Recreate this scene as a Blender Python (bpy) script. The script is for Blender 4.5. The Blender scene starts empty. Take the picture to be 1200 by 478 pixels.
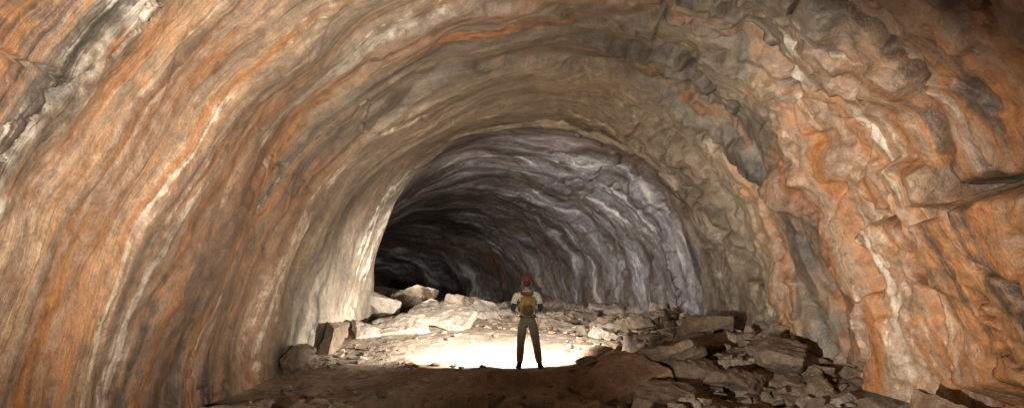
import bpy, bmesh, math, random
import numpy as np
from mathutils import Vector, Matrix, Euler

scene = bpy.context.scene
random.seed(7)
rng = np.random.default_rng(11)

# ------------------------------------------------------------------ noise
PERM = np.random.default_rng(3).permutation(256)
PERM = np.concatenate([PERM, PERM, PERM]).astype(np.int64)
G = np.random.default_rng(5).normal(size=(256, 3)); G /= np.linalg.norm(G, axis=1)[:, None]

def perlin(x, y, z):
    x, y, z = np.broadcast_arrays(np.asarray(x, float), np.asarray(y, float), np.asarray(z, float))
    xi = np.floor(x).astype(np.int64); yi = np.floor(y).astype(np.int64); zi = np.floor(z).astype(np.int64)
    xf = x - xi; yf = y - yi; zf = z - zi
    f = lambda t: t*t*t*(t*(t*6-15)+10)
    u, v, w = f(xf), f(yf), f(zf)
    def g(a, b, c):
        h = PERM[PERM[PERM[(xi+a) & 255] + ((yi+b) & 255)] + ((zi+c) & 255)]
        gr = G[h]
        return gr[..., 0]*(xf-a) + gr[..., 1]*(yf-b) + gr[..., 2]*(zf-c)
    L = lambda a, b, t: a + t*(b-a)
    return 1.5*L(L(L(g(0,0,0), g(1,0,0), u), L(g(0,1,0), g(1,1,0), u), v),
             L(L(g(0,0,1), g(1,0,1), u), L(g(0,1,1), g(1,1,1), u), v), w)

def fbm(x, y, z, o=4, r=0.5):
    s = 0; a = 1; t = 0; k = 1
    for i in range(o):
        s = s + a*perlin(np.asarray(x)*k+17.3*i, np.asarray(y)*k+5.1*i, np.asarray(z)*k-9.7*i)
        t += a; a *= r; k *= 2.03
    return s

def sstep(a, b, x):
    t = np.clip((x-a)/(b-a), 0, 1); return t*t*(3-2*t)

def worley2(x, y, seed=0):
    xi = np.floor(x).astype(np.int64); yi = np.floor(y).astype(np.int64)
    f1 = np.full(x.shape, 9.0); f2 = np.full(x.shape, 9.0)
    r = [np.zeros(x.shape) for _ in range(3)]; dx1 = np.zeros(x.shape); dy1 = np.zeros(x.shape)
    R = np.random.default_rng(100+seed).random((256, 5))
    for a in (-1, 0, 1):
        for b in (-1, 0, 1):
            cx = xi+a; cy = yi+b
            h = PERM[PERM[cx & 255] + (cy & 255)]
            q = R[h]
            dx = x-(cx+q[..., 0]); dy = y-(cy+q[..., 1])
            d = np.sqrt(dx*dx+dy*dy)
            n = d < f1
            f2 = np.where(n, f1, np.minimum(f2, d))
            f1 = np.where(n, d, f1)
            for k in range(3): r[k] = np.where(n, q[..., 2+k], r[k])
            dx1 = np.where(n, dx, dx1); dy1 = np.where(n, dy, dy1)
    return f1, f2, r, dx1, dy1

# ------------------------------------------------------------------ materials helpers
class NT:
    def __init__(s, name):
        s.m = bpy.data.materials.new(name); s.m.use_nodes = True
        s.t = s.m.node_tree; s.n = s.t.nodes; s.l = s.t.links
        s.b = s.n["Principled BSDF"]
    def node(s, typ, **k):
        n = s.n.new(typ)
        for a, b in k.items(): setattr(n, a, b)
        return n
    def put(s, sock, v):
        if isinstance(v, bpy.types.NodeSocket): s.l.new(v, sock)
        else: sock.default_value = v
    def math(s, op, a, b=0.0, c=None, clamp=False):
        n = s.node("ShaderNodeMath", operation=op, use_clamp=clamp)
        s.put(n.inputs[0], a); s.put(n.inputs[1], b)
        if c is not None: s.put(n.inputs[2], c)
        return n.outputs[0]
    def noise(s, vec, scale=1.0, detail=5, rough=0.55, dist=0.0):
        n = s.node("ShaderNodeTexNoise")
        s.put(n.inputs["Vector"], vec); n.inputs["Scale"].default_value = scale
        n.inputs["Detail"].default_value = detail; n.inputs["Roughness"].default_value = rough
        n.inputs["Distortion"].default_value = dist
        return n.outputs["Fac"]
    def comb(s, x, y, z):
        n = s.node("ShaderNodeCombineXYZ")
        s.put(n.inputs[0], x); s.put(n.inputs[1], y); s.put(n.inputs[2], z); return n.outputs[0]
    def rng(s, v, a, b, c=0.0, d=1.0, smooth=True):
        n = s.node("ShaderNodeMapRange"); n.clamp = True
        n.interpolation_type = 'SMOOTHSTEP' if smooth else 'LINEAR'
        s.put(n.inputs[0], v)
        for i, q in enumerate((a, b, c, d)): s.put(n.inputs[i+1], q)
        return n.outputs[0]
    def ramp(s, fac, stops):
        n = s.node("ShaderNodeValToRGB"); cr = n.color_ramp
        while len(cr.elements) < len(stops): cr.elements.new(0.5)
        for e, (p, c) in zip(cr.elements, stops):
            e.position = p; e.color = (*c, 1)
        s.put(n.inputs[0], fac); return n.outputs[0]
    def mix(s, f, a, b, mode='MIX'):
        n = s.node("ShaderNodeMix", data_type='RGBA', blend_type=mode)
        s.put(n.inputs[0], f)
        for k, v in ((6, a), (7, b)):
            if isinstance(v, tuple): n.inputs[k].default_value = (*v, 1)
            else: s.l.new(v, n.inputs[k])
        return n.outputs[2]
    def bump(s, h, dist=0.02, strength=1.0, prev=None):
        n = s.node("ShaderNodeBump"); n.inputs["Distance"].default_value = dist
        n.inputs["Strength"].default_value = strength
        s.l.new(h, n.inputs["Height"])
        if prev is not None: s.l.new(prev, n.inputs["Normal"])
        return n.outputs[0]
    def grey(s, v):
        cc = s.node("ShaderNodeCombineColor")
        for i in range(3): s.l.new(v, cc.inputs[i])
        return cc.outputs[0]
    def sub5(s, v, k):
        return s.math('MULTIPLY', s.math('SUBTRACT', v, 0.5), k)

def wall_material():
    s = NT("lava_rock_wall")
    at = s.node("ShaderNodeAttribute", attribute_name="flow")
    sep = s.node("ShaderNodeSeparateXYZ"); s.l.new(at.outputs["Vector"], sep.inputs[0])
    zn = s.node("ShaderNodeAttribute", attribute_name="zone")
    zs = s.node("ShaderNodeSeparateColor"); s.l.new(zn.outputs["Color"], zs.inputs[0])
    ora, gry_shade, bck = zs.outputs[0], zs.outputs[1], zs.outputs[2]
    P = s.node("ShaderNodeTexCoord").outputs["Object"]
    u0, v0, rgt = sep.outputs[0], sep.outputs[1], sep.outputs[2]
    w1 = s.noise(P, 0.30, 2, 0.5); w2 = s.noise(P, 1.3, 3, 0.5)
    u = s.math('ADD', u0, s.sub5(w1, 2.6))
    wa = s.math('MULTIPLY_ADD', rgt, 0.75, 0.20)
    u = s.math('ADD', u, s.math('MULTIPLY', s.math('SUBTRACT', w2, 0.5), wa))
    def fl(a, b, z=0.0): return s.comb(s.math('MULTIPLY', u, a), s.math('MULTIPLY', v0, b), z)
    S1 = s.noise(fl(0.28, 0.05), 1, 3, 0.55)
    S2 = s.noise(fl(0.90, 0.08, 5.3), 1, 5, 0.60)
    S3 = s.noise(fl(2.4, 0.30, 9.1), 1, 5, 0.7)
    S4 = s.noise(fl(0.55, 0.07, 21.7), 1, 4, 0.60)
    S5 = s.noise(fl(1.3, 0.17, 33.7), 1, 6, 0.66)
    M1 = s.noise(P, 0.8, 5, 0.6, 0.3); M2 = s.noise(P, 5.0, 6, 0.7); M3 = s.noise(P, 26.0, 3, 0.7)
    a = s.math('ADD', s.math('MULTIPLY', S2, 0.5), s.math('MULTIPLY', S1, 0.35))
    a = s.math('ADD', a, s.math('MULTIPLY', S3, 0.15))
    m1a = s.math('MULTIPLY_ADD', rgt, 0.22, 0.16)
    a = s.math('ADD', a, s.math('MULTIPLY', s.math('SUBTRACT', M1, 0.5), m1a))
    a = s.math('ADD', a, s.sub5(M2, 0.12))
    a = s.rng(a, 0.37, 0.64, smooth=False)
    orange = s.ramp(a, [(0.0, (0.115, 0.075, 0.053)), (0.17, (0.25, 0.14, 0.082)), (0.32, (0.41, 0.19, 0.077)),
                        (0.45, (0.34, 0.222, 0.152)), (0.58, (0.45, 0.30, 0.195)), (0.70, (0.45, 0.235, 0.115)),
                        (0.82, (0.50, 0.375, 0.26)), (1.0, (0.72, 0.61, 0.46))])
    b = s.math('ADD', s.math('MULTIPLY', S3, 0.4), s.math('MULTIPLY', S4, 0.6))
    b2 = s.math('ADD', s.rng(b, 0.34, 0.66, smooth=False), s.sub5(M1, 0.7))
    grey = s.ramp(b2, [(0.0, (0.07, 0.056, 0.045)), (0.3, (0.165, 0.132, 0.10)), (0.5, (0.25, 0.20, 0.147)),
                       (0.7, (0.33, 0.262, 0.185)), (1.0, (0.52, 0.45, 0.35))])
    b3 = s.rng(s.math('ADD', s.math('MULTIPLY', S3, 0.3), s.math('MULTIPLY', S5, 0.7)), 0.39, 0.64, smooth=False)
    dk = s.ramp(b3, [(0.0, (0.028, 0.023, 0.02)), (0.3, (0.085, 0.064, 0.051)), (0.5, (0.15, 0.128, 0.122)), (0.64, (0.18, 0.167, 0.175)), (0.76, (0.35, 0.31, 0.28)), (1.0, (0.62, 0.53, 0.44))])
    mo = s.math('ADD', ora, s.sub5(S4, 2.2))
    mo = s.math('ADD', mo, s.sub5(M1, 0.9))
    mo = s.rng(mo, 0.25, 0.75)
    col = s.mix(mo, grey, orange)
    ir = s.rng(s.math('ADD', s.math('ADD', S5, s.sub5(ora, 0.15)), s.sub5(M2, 0.1)), 0.555, 0.655)
    col = s.mix(s.math('MULTIPLY', ir, 0.7), col, (0.48, 0.19, 0.06))
    wh = s.rng(s.math('ADD', S2, s.sub5(M2, 0.22)), 0.565, 0.63)
    wh = s.math('MULTIPLY', wh, s.rng(M1, 0.38, 0.55))
    col = s.mix(s.math('MULTIPLY', wh, 0.8), col, (0.76, 0.68, 0.56))
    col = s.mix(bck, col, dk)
    rust = s.math('MULTIPLY', s.rng(S4, 0.52, 0.62), s.math('MULTIPLY', bck, 0.55))
    col = s.mix(rust, col, (0.17, 0.095, 0.055))
    ds = s.rng(S3, 0.36, 0.46, 1.0, 0.0)
    ds = s.math('MULTIPLY', ds, s.rng(M1, 0.4, 0.6))
    col = s.mix(s.math('MULTIPLY', ds, 0.55), col, (0.08, 0.06, 0.045))
    col = s.mix(s.math('MULTIPLY', gry_shade, s.rng(S2, 0.35, 0.6, 0.95, 0.6)), col, (0.08, 0.066, 0.055))  # grey rock bands, plus crevice and slab-edge shade mixed into the colour
    mm = s.math('MULTIPLY', s.rng(M2, 0.3, 0.7, 0.62, 1.33, False), s.rng(M3, 0.3, 0.7, 0.8, 1.2, False))
    col = s.mix(1.0, col, s.grey(mm), 'MULTIPLY')
    s.l.new(col, s.b.inputs["Base Color"])
    s.l.new(s.rng(S5, 0.35, 0.65, 0.27, 0.52, False), s.b.inputs["Roughness"])
    s.b.inputs["Specular IOR Level"].default_value = 0.55
    h = s.math('MULTIPLY', S2, 0.075)
    h = s.math('MULTIPLY_ADD', S3, 0.022, h)
    h = s.math('MULTIPLY_ADD', M1, 0.08, h)
    h = s.math('MULTIPLY_ADD', M2, 0.036, h)
    h = s.math('MULTIPLY_ADD', M3, 0.009, h)
    s.l.new(s.bump(h, 1.0, 1.0), s.b.inputs["Normal"])
    return s.m

def rock_material(name, c1, c2, c3, rough=0.85):
    s = NT(name)
    geo = s.node("ShaderNodeNewGeometry").outputs["Position"]
    A = s.noise(geo, 1.1, 6, 0.65, 0.3); B = s.noise(geo, 7, 6, 0.7); C = s.noise(geo, 40, 3, 0.7)
    f = s.math('ADD', s.math('MULTIPLY', A, 0.6), s.math('MULTIPLY', B, 0.4))
    col = s.ramp(s.rng(f, 0.33, 0.68, smooth=False), [(0, c1), (0.5, c2), (1, c3)])
    mm = s.rng(C, 0.3, 0.7, 0.7, 1.25, False)
    col = s.mix(1.0, col, s.grey(mm), 'MULTIPLY')
    s.l.new(col, s.b.inputs["Base Color"]); s.b.inputs["Roughness"].default_value = rough
    s.b.inputs["Specular IOR Level"].default_value = 0.25
    h = s.math('MULTIPLY', A, 0.10); h = s.math('MULTIPLY_ADD', B, 0.04, h); h = s.math('MULTIPLY_ADD', C, 0.010, h)
    s.l.new(s.bump(h, 1.0, 1.0), s.b.inputs["Normal"])
    return s.m

def cloth(name, col, var=0.25, rough=0.9, scale=25):
    s = NT(name)
    P = s.node("ShaderNodeTexCoord").outputs["Object"]
    A = s.noise(P, scale, 5, 0.6); B = s.noise(P, 8, 3, 0.5)
    m = s.rng(A, 0.3, 0.7, 1-var, 1+var, False)
    c = s.mix(1.0, col, s.grey(m), 'MULTIPLY')
    s.l.new(c, s.b.inputs["Base Color"]); s.b.inputs["Roughness"].default_value = rough
    bp = s.bump(B, 0.02, 0.8); s.l.new(bp, s.b.inputs["Normal"])
    return s.m

def grid_mesh(name, V, ny, nx, mat, smooth=True):
    me = bpy.data.meshes.new(name)
    idx = np.arange(ny*nx).reshape(ny, nx)
    q = np.stack([idx[:-1, :-1], idx[:-1, 1:], idx[1:, 1:], idx[1:, :-1]], -1).reshape(-1, 4)
    me.vertices.add(len(V)); me.vertices.foreach_set("co", V.astype(np.float32).ravel())
    me.loops.add(q.size); me.loops.foreach_set("vertex_index", q.ravel().astype(np.int32))
    me.polygons.add(len(q)); me.polygons.foreach_set("loop_start", (np.arange(len(q))*4).astype(np.int32))
    me.polygons.foreach_set("loop_total", np.full(len(q), 4, np.int32))
    me.polygons.foreach_set("use_smooth", np.full(len(q), smooth))
    me.update(calc_edges=True); me.validate()
    me.materials.append(mat)
    ob = bpy.data.objects.new(name, me); scene.collection.objects.link(ob)
    return ob

# ------------------------------------------------------------------ cave tunnel
EYE = 1.7
kd = np.array([-8, 0, 5, 8, 10, 12, 14, 16, 17.9, 18.6, 19.6, 24, 30, 38, 47.])
kl = np.array([-5.6,-5.5,-5.1,-4.75,-4.5,-4.2,-3.95,-3.75,-3.6,-4.1,-4.7,-5.4,-6.9,-11.,-16.])
kr = np.array([7.0, 7.0, 6.6, 6.25, 6.0, 5.75, 5.5, 5.25, 5.0, 5.6, 6.0, 4.7, 2.0, -3.6,-14.])
kt = np.array([5.2, 5.2, 5.1, 4.95, 4.85, 4.7, 4.45, 4.2, 3.95, 4.35, 4.6, 4.1, 3.3, 2.2,-1.5])
def smooth_interp(x, xs, ys):
    return (np.interp(x-0.2, xs, ys)+np.interp(x, xs, ys)*2+np.interp(x+0.2, xs, ys))/4

NY, NTT = 900, 600
q = np.linspace(0, 1, NY)
ys = np.interp(q, [0, 0.06, 0.2, 0.72, 0.90, 1.0], [-8, 2.5, 5.0, 17.5, 26, 47])
th = np.linspace(-0.30, math.pi+0.30, NTT)
Y, TH = np.meshgrid(ys, th, indexing='ij')
xl = smooth_interp(Y, kd, kl); xr = smooth_interp(Y, kd, kr); zt = smooth_interp(Y, kd, kt)
cx = (xl+xr)/2; hw = (xr-xl)/2
c = np.cos(TH); s_ = np.sin(TH)
pw = 2/2.15
cxs = np.sign(c)*np.abs(c)**pw; szs = np.sign(s_)*np.abs(s_)**pw
X = cx + hw*cxs
zz = np.where(szs >= 0, szs*(zt+0.5), szs*4.5)
Z = EYE-0.5 + zz
low = np.clip((1.6 - zz)/3.0, 0, 1.4)
X = X + np.sign(c)*low*0.55*np.clip((20-Y)/8, 0, 1)
v = (TH-math.pi/2)*4.6
side = np.cos(TH)
back = sstep(18, 19.6, Y)
tilt = np.where(side < 0, 1.7, 0.9)*np.clip(1-szs, 0, 1.3)
De = np.clip(Y + tilt*np.clip(Y/12, 0.3, 1.2) + back*0.5*np.clip(1-szs, 0, 1.2), 1.2, 80)
U = 20*np.log(De) + 0.35*np.clip(De-18.5, 0, 80)
rad = np.stack([-(X-cx), -(Z-EYE+0.2)], -1); rad /= np.linalg.norm(rad, axis=-1)[..., None]+1e-6
rgt = sstep(-0.05, 0.55, side); lft = 1-rgt
amp = np.clip(Y/9, 0.7, 1.1)
dsp = 0.38*fbm(X*0.22, Y*0.22, Z*0.22, 3)
uu = U + 2.2*fbm(X*0.22+9, Y*0.22, Z*0.22, 2)
dsp += 0.15*amp*fbm(uu*0.26, v*0.04, 0*uu+3.3, 3, 0.45)
dsp += 0.040*amp*fbm(uu*0.9, v*0.10, 0*uu+8.3, 3, 0.5)
dsp += (0.02+0.03*rgt)*fbm(X*1.3, Y*1.3, Z*1.3, 4, 0.5)
for k, (sc, a, off, e) in enumerate([(0.45, 0.22, 2.1, 0.03), (0.8, 0.10, 31.7, 0.03), (1.5, 0.05, 55.1, 0.05)]):
    f = fbm(X*sc*0.9+off, Y*sc*0.8, Z*sc*0.55+off, 4, 0.45) + 0.35*fbm(uu*0.22, v*0.06, off+0*uu, 2)
    wgt = 0.10 + 0.87*rgt
    dsp += a*wgt*(sstep(-e, e, f-0.12) - 0.55*sstep(-e, e, f+0.28))
wx = Y*0.42 + 0.22*fbm(X*0.7, Y*0.7, Z*0.7, 3); wy = v*0.24 + 0.22*fbm(X*0.7+40, Y*0.7, Z*0.7, 3)
f1, f2, rr, dx, dy = worley2(wx, wy, 1)
blk = (rr[0]-0.5)*0.42 + dx*(rr[1]-0.5)*0.80 + dy*(rr[2]-0.5)*0.6
bm_ = rgt*sstep(3, 6, Y)*(1-sstep(12, 17, Y)*0.6)
crk1 = np.exp(-((f2-f1)/0.030)**2)*(rr[2] > 0.35)*bm_
dsp += blk*bm_ - 0.45*crk1
f1, f2, rr, dx, dy = worley2(U*0.12+0.15*fbm(X, Y, Z, 3), v*0.13+0.3*fbm(X*.8, Y*.8+7, Z*.8, 3), 2)
crk2 = lft*np.exp(-((f2-f1)/0.018)**2)*(rr[1] > 0.82)*(1-sstep(15, 17, Y))
dsp += lft*((rr[0] > 0.78)*0.07)*sstep(0.0, 0.05, f2-f1)*(1-sstep(17, 18, Y)) - 0.12*crk2
yw = Y + 0.8*fbm(X*0.3+3, Y*0.1, Z*0.3, 3) + tilt*0.8
for y0, a in ((9.2, 0.12), (11.4, 0.19), (13.6, 0.20), (15.6, 0.08)):
    dsp += a*(0.4+0.6*rgt+0.5*sstep(.6, .9, szs))*(sstep(y0-0.12, y0+0.10, yw) - sstep(y0+0.1, y0+2.1, yw))
dsp *= 1-0.5*sstep(15.5, 17.5, Y)
dsp += back*(0.38*fbm(uu*0.25, v*0.09, Z*0.05, 3, 0.5) + 0.12*fbm(uu*0.8, v*0.16, 0*Z+4, 3, .5))
def box(a, lo, hi, e): return sstep(lo-e, lo+e, a)*(1-sstep(hi-e, hi+e, a))
jit = 0.14*fbm(X*1.2, Y*1.2, Z*1.2, 4)
rs = (side > 0.3)
region = rs*box(Y, 6.2, 9.8, .3)*box(Z, -0.2, 4.2, .3)
dsp = dsp*(1-0.6*region)
gy = Y+jit+0.12*(Z-1.5); gz = Z+jit*1.2+0.15*(Y-8)
slab_in = rs*box(gy, 6.4, 8.95, 0.05)*box(gz, 0.25, 2.75, 0.045)
dsp += 0.80*slab_in
dd = np.maximum(gy-8.95, gz-2.75)
gap = rs*np.exp(-((dd-0.09)/0.08)**2)*(gy > 6.2)*(gz > 0.2)
dsp -= 0.70*gap
gy2 = Y+jit; gz2 = Z+jit-0.2*(Y-9)
small_in = rs*box(gy2, 8.75, 9.4, 0.06)*box(gz2, 2.75, 3.35, 0.06)
dsp += 0.42*small_in
g3 = rs*np.exp(-((Y+jit*1.5+0.22*(Z-3.3)-8.6)/0.08)**2)*box(Z, 2.8, 4.6, 0.3)
dsp -= 0.6*g3
dsp *= sstep(-9, -2, Y)*0.3+0.7
X = X + rad[..., 0]*dsp; Z = Z + rad[..., 1]*dsp
Yd = Y + 0.10*fbm(X*0.8+70, Y*0.8, Z*0.8, 3)*np.clip(Y/8, 0.4, 1)
V = np.stack([X, Yd, Z], -1).reshape(-1, 3)
wallmat = wall_material()
tun = grid_mesh("cave_tunnel", V, NY, NTT, wallmat)
fa = tun.data.attributes.new("flow", 'FLOAT_VECTOR', 'POINT')
fa.data.foreach_set("vector", np.stack([U, v*(1+0.6*back), rgt*(1-back)], -1).astype(np.float32).ravel())
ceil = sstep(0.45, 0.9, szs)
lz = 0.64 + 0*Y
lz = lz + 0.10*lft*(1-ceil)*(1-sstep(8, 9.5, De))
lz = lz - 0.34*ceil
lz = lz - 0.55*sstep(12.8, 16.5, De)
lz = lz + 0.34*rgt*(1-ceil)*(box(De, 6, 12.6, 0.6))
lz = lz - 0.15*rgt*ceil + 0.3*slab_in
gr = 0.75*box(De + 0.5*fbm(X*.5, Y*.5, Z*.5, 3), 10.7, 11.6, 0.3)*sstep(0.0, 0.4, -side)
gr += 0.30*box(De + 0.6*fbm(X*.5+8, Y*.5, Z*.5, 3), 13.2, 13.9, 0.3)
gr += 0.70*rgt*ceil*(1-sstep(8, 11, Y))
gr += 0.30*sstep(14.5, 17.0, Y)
gr += 0.7*crk1 + 0.5*crk2 + 0.8*gap + 0.8*g3 + 0.40*rs*box(dd, 0.1, 0.5, .08)*(gy > 6.2)*(gz > .2) - 0.5*small_in  # shade of cracks, gaps and the wall behind the slab painted in
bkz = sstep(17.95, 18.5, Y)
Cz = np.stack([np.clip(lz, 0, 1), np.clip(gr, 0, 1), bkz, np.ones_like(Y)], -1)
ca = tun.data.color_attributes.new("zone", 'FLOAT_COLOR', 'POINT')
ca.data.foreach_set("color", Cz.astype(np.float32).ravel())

# ------------------------------------------------------------------ floor
def floor_h(x, y, fine=True):
    x = np.asarray(x, float); y = np.asarray(y, float)
    h = 0*x
    h = h - 0.32*(1-sstep(9.8, 12.5, y - 0.35*np.clip(-x, 0, 3)))
    crest = 12.35 - 0.32*np.clip(0.3-x, 0, 4) - 0.1*np.clip(x-0.6, 0, 4)
    h = h + 0.06*np.exp(-((y-crest-0.1)/0.45)**2)*sstep(-3.4, -1.5, x)*(1-sstep(1.2, 2.2, x))
    h = h - 0.22*(1-sstep(-0.35, 0.05, y-crest))*sstep(-3.6, -2.0, x)*(1-sstep(1.5, 2.5, x))
    h = h + 0.22*sstep(13.3, 17, y)
    h = h + 0.50*np.exp(-(((x+2.2)/2.4)**2 + ((y-19.5)/3.4)**2))
    h = h + 0.25*sstep(20, 28, y)
    h = h + 0.35*sstep(2.5, 5.5, x)*sstep(11, 14, y)
    h = h + 0.07*fbm(x*0.5, y*0.5, 0*x, 4)
    k = np.exp(-(((x-0.3)/0.6)**2+((y-12.75)/0.45)**2)**2)
    rough = np.clip(sstep(1.2, 2.6, x) + (1-sstep(10.6, 12.0, y)) + sstep(17.5, 19.5, y), 0, 1)
    wx = x*0.95 + 0.25*fbm(x, y, 0*x+3, 2); wy = y*0.95 + 0.25*fbm(x, y, 0*x+9, 2)
    f1, f2, rr, dx, dy = worley2(wx, wy, 5)
    slab = (rr[0]-0.45)*0.38 + dx*(rr[1]-0.5)*0.5 + dy*(rr[2]-0.5)*0.5
    e = sstep(0.0, 0.10, f2-f1)
    h = h + rough*(slab*e - 0.14*(1-e))
    wx = x*2.6 + 0.2*fbm(x*2, y*2, 0*x+3, 2); wy = y*2.6
    f1, f2, rr, dx, dy = worley2(wx, wy, 6)
    e = sstep(0.0, 0.12, f2-f1)
    h = h + (0.12+0.88*rough)*0.10*((rr[0]-0.4)*e*(rr[1] > 0.45) + dx*(rr[2]-.5)*e)
    h = h + 0.025*fbm(x*3, y*3, 0*x+5, 5, 0.6)
    return h*(1-k)
fx = np.linspace(-11, 9, 360); fy = np.interp(np.linspace(0, 1, 760), [0, .08, .75, 1], [-8, 5, 22, 47])
FY, FX = np.meshgrid(fy, fx, indexing='ij')
FX2 = FX - np.clip(FY-24, 0, 40)*0.25
FZ = floor_h(FX2, FY)
FV = np.stack([FX2, FY, FZ], -1).reshape(-1, 3)
floormat = rock_material("cave_dirt", (0.115, 0.085, 0.062), (0.235, 0.18, 0.13), (0.39, 0.32, 0.25))
floor = grid_mesh("cave_floor", FV, len(fy), len(fx), floormat)

# ------------------------------------------------------------------ rocks
rk = [rock_material("rock_brown", (0.07, 0.048, 0.035), (0.165, 0.118, 0.082), (0.30, 0.225, 0.16)),
      rock_material("rock_grey", (0.13, 0.105, 0.085), (0.28, 0.23, 0.18), (0.44, 0.37, 0.30)),
      rock_material("rock_rust", (0.12, 0.07, 0.045), (0.25, 0.158, 0.10), (0.38, 0.275, 0.195))]

def rock_geo(size, seed, cuts=4, ncut=9):
    r = random.Random(seed)
    bm = bmesh.new(); bmesh.ops.create_cube(bm, size=2.0)
    for i in range(ncut):
        n = Vector((r.gauss(0, 1), r.gauss(0, 1), r.gauss(0, 0.8))).normalized()
        d = r.uniform(0.72, 1.02)
        g = bmesh.ops.bisect_plane(bm, geom=bm.verts[:]+bm.edges[:]+bm.faces[:], plane_co=n*d, plane_no=n, clear_outer=True)
        ed = [e for e in g['geom_cut'] if isinstance(e, bmesh.types.BMEdge)]
        if ed: bmesh.ops.contextual_create(bm, geom=ed)
    bmesh.ops.remove_doubles(bm, verts=bm.verts[:], dist=0.02)
    bmesh.ops.scale(bm, vec=Vector(size)*0.5, verts=bm.verts[:])
    if cuts > 1:
        bmesh.ops.bevel(bm, geom=bm.edges[:], offset=min(size)*0.05, segments=1, affect='EDGES', clamp_overlap=True)
    bmesh.ops.triangulate(bm, faces=bm.faces[:])
    for i in range(cuts):
        L = max(size)/(2.2**(i+1.2))
        ed = [e for e in bm.edges if e.calc_length() > L]
        if ed: bmesh.ops.subdivide_edges(bm, edges=ed, cuts=1)
        bmesh.ops.triangulate(bm, faces=[f for f in bm.faces if len(f.verts) > 4])
    bm.normal_update()
    co = np.array([v.co[:] for v in bm.verts]); no = np.array([v.normal[:] for v in bm.verts])
    m = sum(size)/3; o = seed*3.7
    d = 0.05*m*fbm(co[:, 0]*2/m+o, co[:, 1]*2/m, co[:, 2]*2/m, 3) + 0.03*m*fbm(co[:, 0]*6/m+o, co[:, 1]*6/m, co[:, 2]*9/m, 3)
    co = co+no*d[:, None]
    for v_, c_ in zip(bm.verts, co): v_.co = c_
    return bm

def boulder(x, y, size, rot=(0, 0, 0), seed=1, mat=0, sink=0.25, z=None):
    bm = rock_geo(size, seed)
    me = bpy.data.meshes.new("boulder"); bm.to_mesh(me); bm.free()
    me.materials.append(rk[mat])
    me.shade_smooth()
    try: me.set_sharp_from_angle(angle=math.radians(28))
    except Exception: pass
    ob = bpy.data.objects.new("boulder", me); scene.collection.objects.link(ob)
    zf = float(floor_h(np.array([x]), np.array([y]))[0]) if z is None else z
    ob.location = (x, y, zf + size[2]*(0.5-sink))
    ob.rotation_euler = [math.radians(a) for a in rot]
    return ob

B = [  # x, y, size, rot, seed, mat, sink
 (1.85, 11.8, (1.5, 1.5, .42), (20, -20, 25), 3, 2, .1),
 (2.85, 12.6, (1.2, 1.6, .45), (-8, 16, 50), 4, 0, .1),
 (2.55, 10.3, (1.6, 1.1, .30), (14, 5, -12), 5, 0, .1),
 (3.6, 13.6, (1.3, 1.2, .45), (8, -20, 10), 6, 0, .1),
 (4.3, 15.0, (1.1, 1.2, .5), (0, 25, 70), 8, 0, .1),
 (3.7, 11.3, (1.2, .9, .34), (-12, 16, 20), 9, 0, .1),
 (4.7, 12.2, (1.0, 1.0, .4), (14, -12, 60), 10, 0, .1),
 (3.2, 11.9, (1.1, .8, .25), (10, -24, 100), 42, 0, 0),
 (5.25, 9.6, (.62, .5, .40), (10, 12, 30), 11, 1, .1),
 (4.65, 9.5, (.55, .45, .30), (-10, 8, 60), 12, 1, .1),
 (4.1, 9.4, (.65, .5, .24), (4, -14, 10), 13, 1, .1),
 (3.45, 9.5, (.6, .7, .24), (8, 10, 80), 14, 0, .2),
 (5.9, 9.3, (.8, .9, .5), (8, 20, 15), 15, 2, .2),
 (0.75, 10.6, (.9, .7, .25), (8, 10, 30), 16, 0, .3),
 (-1.75, 17.4, (1.7, 1.3, .34), (24, 10, -20), 21, 1, -.25),
 (-2.75, 16.6, (1.3, 1.1, .28), (20, -8, 15), 22, 1, -.1),
 (-3.5, 18.2, (1.1, .9, .60), (14, 12, 40), 23, 1, .0),
 (-4.3, 22.6, (1.7, 1.3, 1.4), (12, 8, 20), 24, 0, .2),
 (-5.4, 21.9, (1.4, 1.3, 1.5), (-12, 18, 70), 25, 0, .2),
 (-0.8, 19.0, (1.3, 1.0, .34), (20, -10, 55), 26, 1, -.1),
 (-1.6, 22.0, (1.2, .9, .60), (6, 12, 5), 27, 0, .1),
 (-2.9, 20.6, (1.4, 1.0, .80), (6, 8, 65), 41, 0, .1),
 (-3.95, 14.9, (.40, 1.2, .9), (10, 24, 5), 28, 0, .35),
 (-4.2, 13.2, (.40, 1.0, .6), (-6, 24, -10), 29, 0, .35),
 (-3.45, 16.2, (.7, .8, .35), (6, 12, 28), 31, 1, .2),
 (2.3, 16.8, (.9, .7, .26), (6, 12, 28), 32, 1, .2),
 (3.3, 17.5, (1.2, .9, .38), (-6, 12, 70), 33, 0, .2),
 (1.75, 14.1, (.6, .5, .16), (6, -6, 20), 34, 2, .3),
 (4.2, 19.4, (1.2, 1.1, .5), (6, -12, 20), 35, 0, .2),
 (2.0, 9.2, (1.1, .7, .28), (-5, 8, 20), 36, 0, .25),
]
for b in B: boulder(*b)

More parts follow.
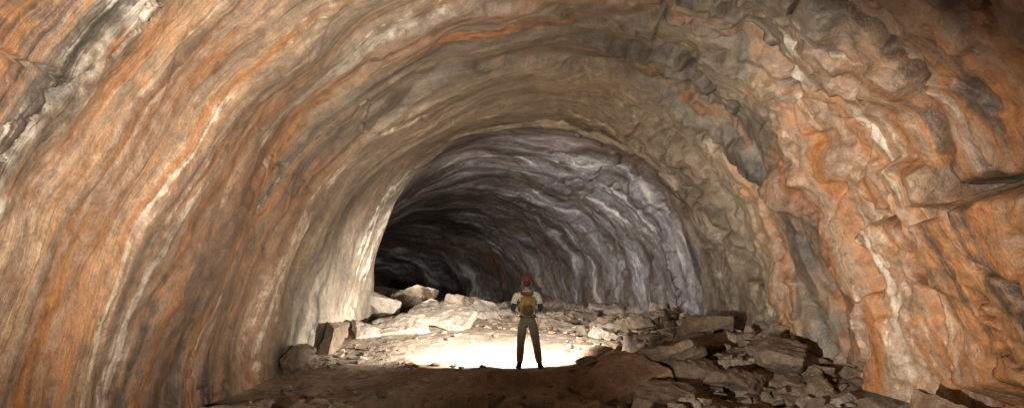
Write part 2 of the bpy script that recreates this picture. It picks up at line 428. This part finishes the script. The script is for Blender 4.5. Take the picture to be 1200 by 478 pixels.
protos = []
for k in range(8):
    g = rock_geo((1, .8, .45), 200+k, cuts=1, ncut=7); m = bpy.data.meshes.new("tmp"); g.to_mesh(m); g.free(); protos.append(m)
pts = []
for i in range(4200):
    y = 8.3 + 14*random.random()**1.1
    x = random.uniform(-4.2, 5.8)
    if abs(x-.3) < .5 and abs(y-12.75) < .4: continue
    dens = 0.14
    if x > 1.3: dens = 0.7
    if x < -3.0 or y > 17: dens = 0.5
    if y < 11.5: dens = max(dens, .5)
    if random.random() > dens: continue
    sz = 0.035 + 0.18*random.random()**3.3*(1.6 if x > 1.2 else .8)
    pts.append((x, y, sz))
hz = floor_h(np.array([p[0] for p in pts]), np.array([p[1] for p in pts]))
vs, fs, mi = [], [], []
base = 0
for (x, y, sz), h in zip(pts, hz):
    m = random.choice(protos)
    M = Matrix.Translation((x, y, h+sz*0.15)) @ Euler((random.uniform(-.4, .4), random.uniform(-.4, .4), random.uniform(0, 6.3))).to_matrix().to_4x4() @ Matrix.Diagonal((sz*random.uniform(.8, 1.5), sz, sz*random.uniform(.7, 1.3), 1))
    for v_ in m.vertices: vs.append((M @ v_.co)[:])
    kk = random.choice((0, 0, 1, 2))
    for p in m.polygons: fs.append([base+i for i in p.vertices]); mi.append(kk)
    base += len(m.vertices)
me = bpy.data.meshes.new("rubble"); me.from_pydata(vs, [], fs); me.update()
for m_ in rk: me.materials.append(m_)
me.polygons.foreach_set("material_index", mi)
ob = bpy.data.objects.new("rubble", me); scene.collection.objects.link(ob)

# ------------------------------------------------------------------ hiker
hik = bpy.data.objects.new("hiker", None); scene.collection.objects.link(hik)
HX, HY = 0.28, 12.75
hik.location = (HX, HY, 0.0)
M_shirt = cloth("shirt_cream", (0.78, 0.73, 0.62)); M_pants = cloth("trousers_khaki", (0.22, 0.19, 0.135))
M_skin = cloth("skin", (0.42, 0.25, 0.17), .08, .55); M_boot = cloth("boots_leather", (0.06, 0.045, 0.03), .2, .7)
M_pack = cloth("backpack_olive", (0.36, 0.25, 0.08)); M_pack2 = cloth("backpack_dark", (0.14, 0.095, 0.045))
M_helm = cloth("helmet_red", (0.16, 0.04, 0.028), .1, .5); M_hair = cloth("hair_brown", (0.06, 0.035, 0.02))
M_arm = cloth("forearm_shade", (0.045, 0.045, 0.065)); M_metal = cloth("lamp_metal", (0.12, 0.12, 0.12), .1, .4)  # forearm colour is dark to carry the shade on the unlit arms
M_eye = cloth("eye_dark", (0.03, 0.02, 0.015), .05, .3)

def skin_mesh(name, verts, edges, radii, root=0, sub=2):
    me = bpy.data.meshes.new(name+"_sk"); me.from_pydata(verts, edges, []); me.update()
    ob = bpy.data.objects.new(name+"_sk", me); scene.collection.objects.link(ob)
    sk = ob.modifiers.new("s", 'SKIN'); sk.use_smooth_shade = True; sk.branch_smoothing = 0.4
    for i, r in enumerate(radii):
        rr_ = r if isinstance(r, tuple) else (r, r)
        me.skin_vertices[0].data[i].radius = rr_
        me.skin_vertices[0].data[i].use_root = (i == root)
    sb = ob.modifiers.new("u", 'SUBSURF'); sb.levels = sub; sb.render_levels = sub
    dg = bpy.context.evaluated_depsgraph_get()
    m2 = bpy.data.meshes.new_from_object(ob.evaluated_get(dg))
    bpy.data.objects.remove(ob)
    m2.name = name
    o2 = bpy.data.objects.new(name, m2); scene.collection.objects.link(o2)
    o2.parent = hik
    m2.shade_smooth()
    return o2

J = {}
vl, rl, el = [], [], []
def jv(n, p, r):
    J[n] = len(vl); vl.append(p); rl.append(r)
jv('pelvis', (0.02, 0, 0.92), (.155, .115))
jv('waist', (0.01, 0.0, 1.07), (.135, .10))
jv('chest', (0, 0.0, 1.24), (.165, .115))
jv('uchest', (0, 0.0, 1.37), (.155, .10))
jv('neck', (0, 0.01, 1.47), .058)
jv('neckt', (0, 0.025, 1.54), .052)
for sgn, nm in ((-1, 'l'), (1, 'r')):
    jv('sh'+nm, (sgn*.200, 0.0, 1.385), .074)
    jv('ua'+nm, (sgn*.240, -0.01, 1.27), .062)
    jv('el'+nm, (sgn*.262, 0.0, 1.105), .052)
    jv('fa'+nm, (sgn*.235, .12, 1.04), .043)
    jv('wr'+nm, (sgn*.165, .235, 1.01), .028)
hipx = {'l': -.085, 'r': .115}
kn = {'l': (-.115, .03, .50), 'r': (.17, .035, .50)}
an = {'l': (-.14, 0.0, .10), 'r': (.235, 0.02, .10)}
for nm in 'lr':
    jv('hip'+nm, (hipx[nm]*1.0, 0, .84), .100)
    k_ = kn[nm]; a_ = an[nm]
    jv('th'+nm, ((hipx[nm]+k_[0])/2, .015, .67), .098)
    jv('kn'+nm, k_, .080)
    jv('ca'+nm, ((k_[0]*.6+a_[0]*.4), k_[1]*.5-.02, .34), .080)
    jv('an'+nm, a_, .072)
E = [('pelvis', 'waist'), ('waist', 'chest'), ('chest', 'uchest'), ('uchest', 'neck'), ('neck', 'neckt')]
for nm in 'lr':
    E += [('uchest', 'sh'+nm), ('sh'+nm, 'ua'+nm), ('ua'+nm, 'el'+nm), ('el'+nm, 'fa'+nm), ('fa'+nm, 'wr'+nm),
          ('pelvis', 'hip'+nm), ('hip'+nm, 'th'+nm), ('th'+nm, 'kn'+nm), ('kn'+nm, 'ca'+nm), ('ca'+nm, 'an'+nm)]
body = skin_mesh("body", vl, [(J[a], J[b]) for a, b in E], rl, root=0)
for m_ in (M_shirt, M_pants, M_skin, M_arm): body.data.materials.append(m_)
for p in body.data.polygons:
    x, y, z = p.center
    i = 0
    if z < 0.97: i = 1
    if z > 1.455 and abs(x) < .1: i = 2
    if abs(x) > .19 and z < 1.22 and z > 0.95: i = 3
    if y > .13 and .9 < z < 1.2: i = 3
    p.material_index = i

def ell(name, loc, sc, mat, seg=24, rot=(0, 0, 0), fn=None):
    bm = bmesh.new(); bmesh.ops.create_uvsphere(bm, u_segments=seg, v_segments=seg//2+4, radius=1)
    for v_ in bm.verts:
        if fn: v_.co = fn(v_.co.copy())
        v_.co = Vector((v_.co.x*sc[0], v_.co.y*sc[1], v_.co.z*sc[2]))
    me = bpy.data.meshes.new(name); bm.to_mesh(me); bm.free(); me.materials.append(mat); me.shade_smooth()
    o = bpy.data.objects.new(name, me); scene.collection.objects.link(o)
    o.location = loc; o.rotation_euler = rot; o.parent = hik
    return o
def headf(c):
    z = c.z
    if z < 0: c.x *= 1-0.32*(-z)**1.3; c.y *= 1-0.12*(-z)
    if c.y > 0.3 and z < 0: c.y += .08*(-z)
    return c
HZ = 1.625
ell("head", (0, .03, HZ), (.074, .095, .115), M_skin, 32, fn=headf)
ell("hair", (0, .012, HZ+.005), (.081, .092, .105), M_hair, 32)
ell("nose", (0, .128, HZ-.02), (.014, .02, .024), M_skin, 12)
ell("mouth", (0, .118, HZ-.06), (.024, .010, .008), M_helm, 12)
for sg in (-1, 1):
    ell("eye", (sg*.03, .113, HZ+.005), (.012, .010, .009), M_eye, 12)
    ell("ear", (sg*.080, .025, HZ-.005), (.012, .022, .032), M_skin, 12)
def helmf(c):
    if c.z < 0: c.z *= .12; r = 1.0+.09; c.x *= r; c.y *= r
    return c
ell("helmet", (0, .02, HZ+.035), (.112, .135, .120), M_helm, 32, rot=(math.radians(6), 0, 0), fn=helmf)
for nm in 'lr':
    a_ = an[nm]; t = -.04 if nm == 'l' else .05
    o = skin_mesh("boot", [(a_[0], a_[1]-.01, .16), (a_[0], a_[1]-.02, .06), (a_[0]+t*.6, a_[1]+.10, .045), (a_[0]+t, a_[1]+.19, .035)],
                  [(0, 1), (1, 2), (2, 3)], [.058, (.058, .056), (.052, .045), (.042, .034)], root=1)
    o.data.materials.append(M_boot)
for sg in (-1, 1):
    w = Vector((sg*.165, .235, 1.01)); pc = Vector((sg*.115, .30, .985))
    o = skin_mesh("hand", [w[:], (w*.5+pc*.5)[:], pc[:]], [(0, 1), (1, 2)], [(.026, .022), (.036, .018), (.038, .017)], root=0)
    o.data.materials.append(M_skin)
    for f in range(4):
        z0 = .985+.028-.019*f; ln = [.9, 1.05, 1, .8][f]
        p0 = Vector((sg*.115, .305, z0)); p1 = Vector((sg*(.115-.035*ln), .335, z0-.004)); p2 = Vector((sg*(.115-.062*ln), .33, z0-.008)); p3 = Vector((sg*(.115-.072*ln), .308, z0-.01))
        o = skin_mesh("finger", [p0[:], p1[:], p2[:], p3[:]], [(0, 1), (1, 2), (2, 3)], [.0095, .0088, .008, .007], root=0, sub=1)
        o.data.materials.append(M_skin)
    o = skin_mesh("thumb", [(sg*.135, .27, 1.005), (sg*.10, .275, 1.03), (sg*.07, .285, 1.03)], [(0, 1), (1, 2)], [.012, .0105, .009], root=0, sub=1)
    o.data.materials.append(M_skin)

def rbox(name, loc, size, mat, bev=.03, rot=(0, 0, 0), taper=0.0, parent=hik):
    bm = bmesh.new(); bmesh.ops.create_cube(bm, size=1)
    for v_ in bm.verts:
        k = 1 - taper*(v_.co.z+.5)
        v_.co = Vector((v_.co.x*size[0]*k, v_.co.y*size[1]*k, v_.co.z*size[2]))
    bmesh.ops.bevel(bm, geom=bm.edges[:], offset=bev, segments=4, affect='EDGES')
    me = bpy.data.meshes.new(name); bm.to_mesh(me); bm.free(); me.materials.append(mat); me.shade_smooth()
    o = bpy.data.objects.new(name, me); scene.collection.objects.link(o)
    o.location = loc; o.rotation_euler = rot; o.parent = parent
    return o
rbox("backpack_body", (0.01, -.185, 1.205), (.30, .19, .44), M_pack, .07, (math.radians(-3), 0, 0), .16)
rbox("backpack_pocket", (0.01, -.29, 1.11), (.20, .06, .20), M_pack2, .028)
rbox("backpack_lid", (0.01, -.19, 1.405), (.25, .20, .08), M_pack2, .035)
rbox("backpack_strap_bottom", (0.01, -.10, .985), (.34, .24, .045), M_pack2, .018)
for sg in (-1, 1):
    o = skin_mesh("backpack_strap", [(sg*.10, -.10, 1.38), (sg*.105, -.04, 1.455), (sg*.11, .06, 1.44), (sg*.12, .125, 1.34), (sg*.14, .11, 1.18), (sg*.15, -.06, 1.06)],
                  [(i, i+1) for i in range(5)], [(.022, .010)]*6, root=0)
    o.data.materials.append(M_pack2)
    rbox("compression_strap", (sg*.155+.01, -.2, 1.2), (.012, .17, .025), M_pack2, .004)
rbox("lamp_body", (0, .31, .985), (.07, .06, .13), M_metal, .015)

# ------------------------------------------------------------------ lights
def spot(name, loc, tgt, power, size, blend, radius, col):
    L = bpy.data.lights.new(name, 'SPOT'); L.energy = power; L.spot_size = math.radians(size); L.spot_blend = blend
    L.shadow_soft_size = radius; L.color = col
    o = bpy.data.objects.new(name, L); scene.collection.objects.link(o); o.location = loc
    o.rotation_euler = (Vector(tgt)-Vector(loc)).to_track_quat('-Z', 'Y').to_euler(); return o
spot("hiker_fill", (1.8, 0.6, 1.3), (-4.2, 10.0, 4.4), 6600, 62, 1.0, 0.05, (1, .92, .80))
spot("hiker_fill", (-2.4, 1.5, 0.8), (5.0, 11.0, 2.4), 7200, 44, 1.0, 0.05, (1, .93, .82))
spot("hiker_fill", (0.3, 2.5, 1.5), (1.0, 11.0, 5.2), 1500, 64, 1.0, 0.08, (1, .94, .84))
spot("hiker_fill", (-0.6, 1.0, 2.1), (0.28, 12.75, 1.35), 1100, 10, 1.0, 0.05, (1, .95, .86))  # narrow fill light added to brighten the hiker
spot("hand_lamp", (HX, HY+.42, .99), (HX-.8, HY+2.6, -.4), 4400, 145, 0.7, 0.05, (1, .95, .87))
spot("hiker_fill", (-3.9, 19.4, 2.9), (4.2, 25.5, 1.8), 3000, 115, 1.0, 0.1, (1, .96, .93))  # unseen fill light added behind the lip to brighten the back chamber

# ------------------------------------------------------------------ world & camera
w = bpy.data.worlds.new("World"); scene.world = w; w.use_nodes = True
bg = w.node_tree.nodes["Background"]; bg.inputs[0].default_value = (.5, .45, .4, 1); bg.inputs[1].default_value = 0.01
cam = bpy.data.cameras.new("camera"); cam.sensor_width = 36; cam.lens = 23.5; cam.clip_end = 300; cam.clip_start = .05
co = bpy.data.objects.new("camera", cam); scene.collection.objects.link(co)
co.location = (0, 0, EYE); co.rotation_euler = (math.radians(90+6.3), 0, 0)
scene.camera = co
scene.view_settings.view_transform = 'Standard'
scene.view_settings.look = 'None'
scene.view_settings.exposure = 0
print("done")
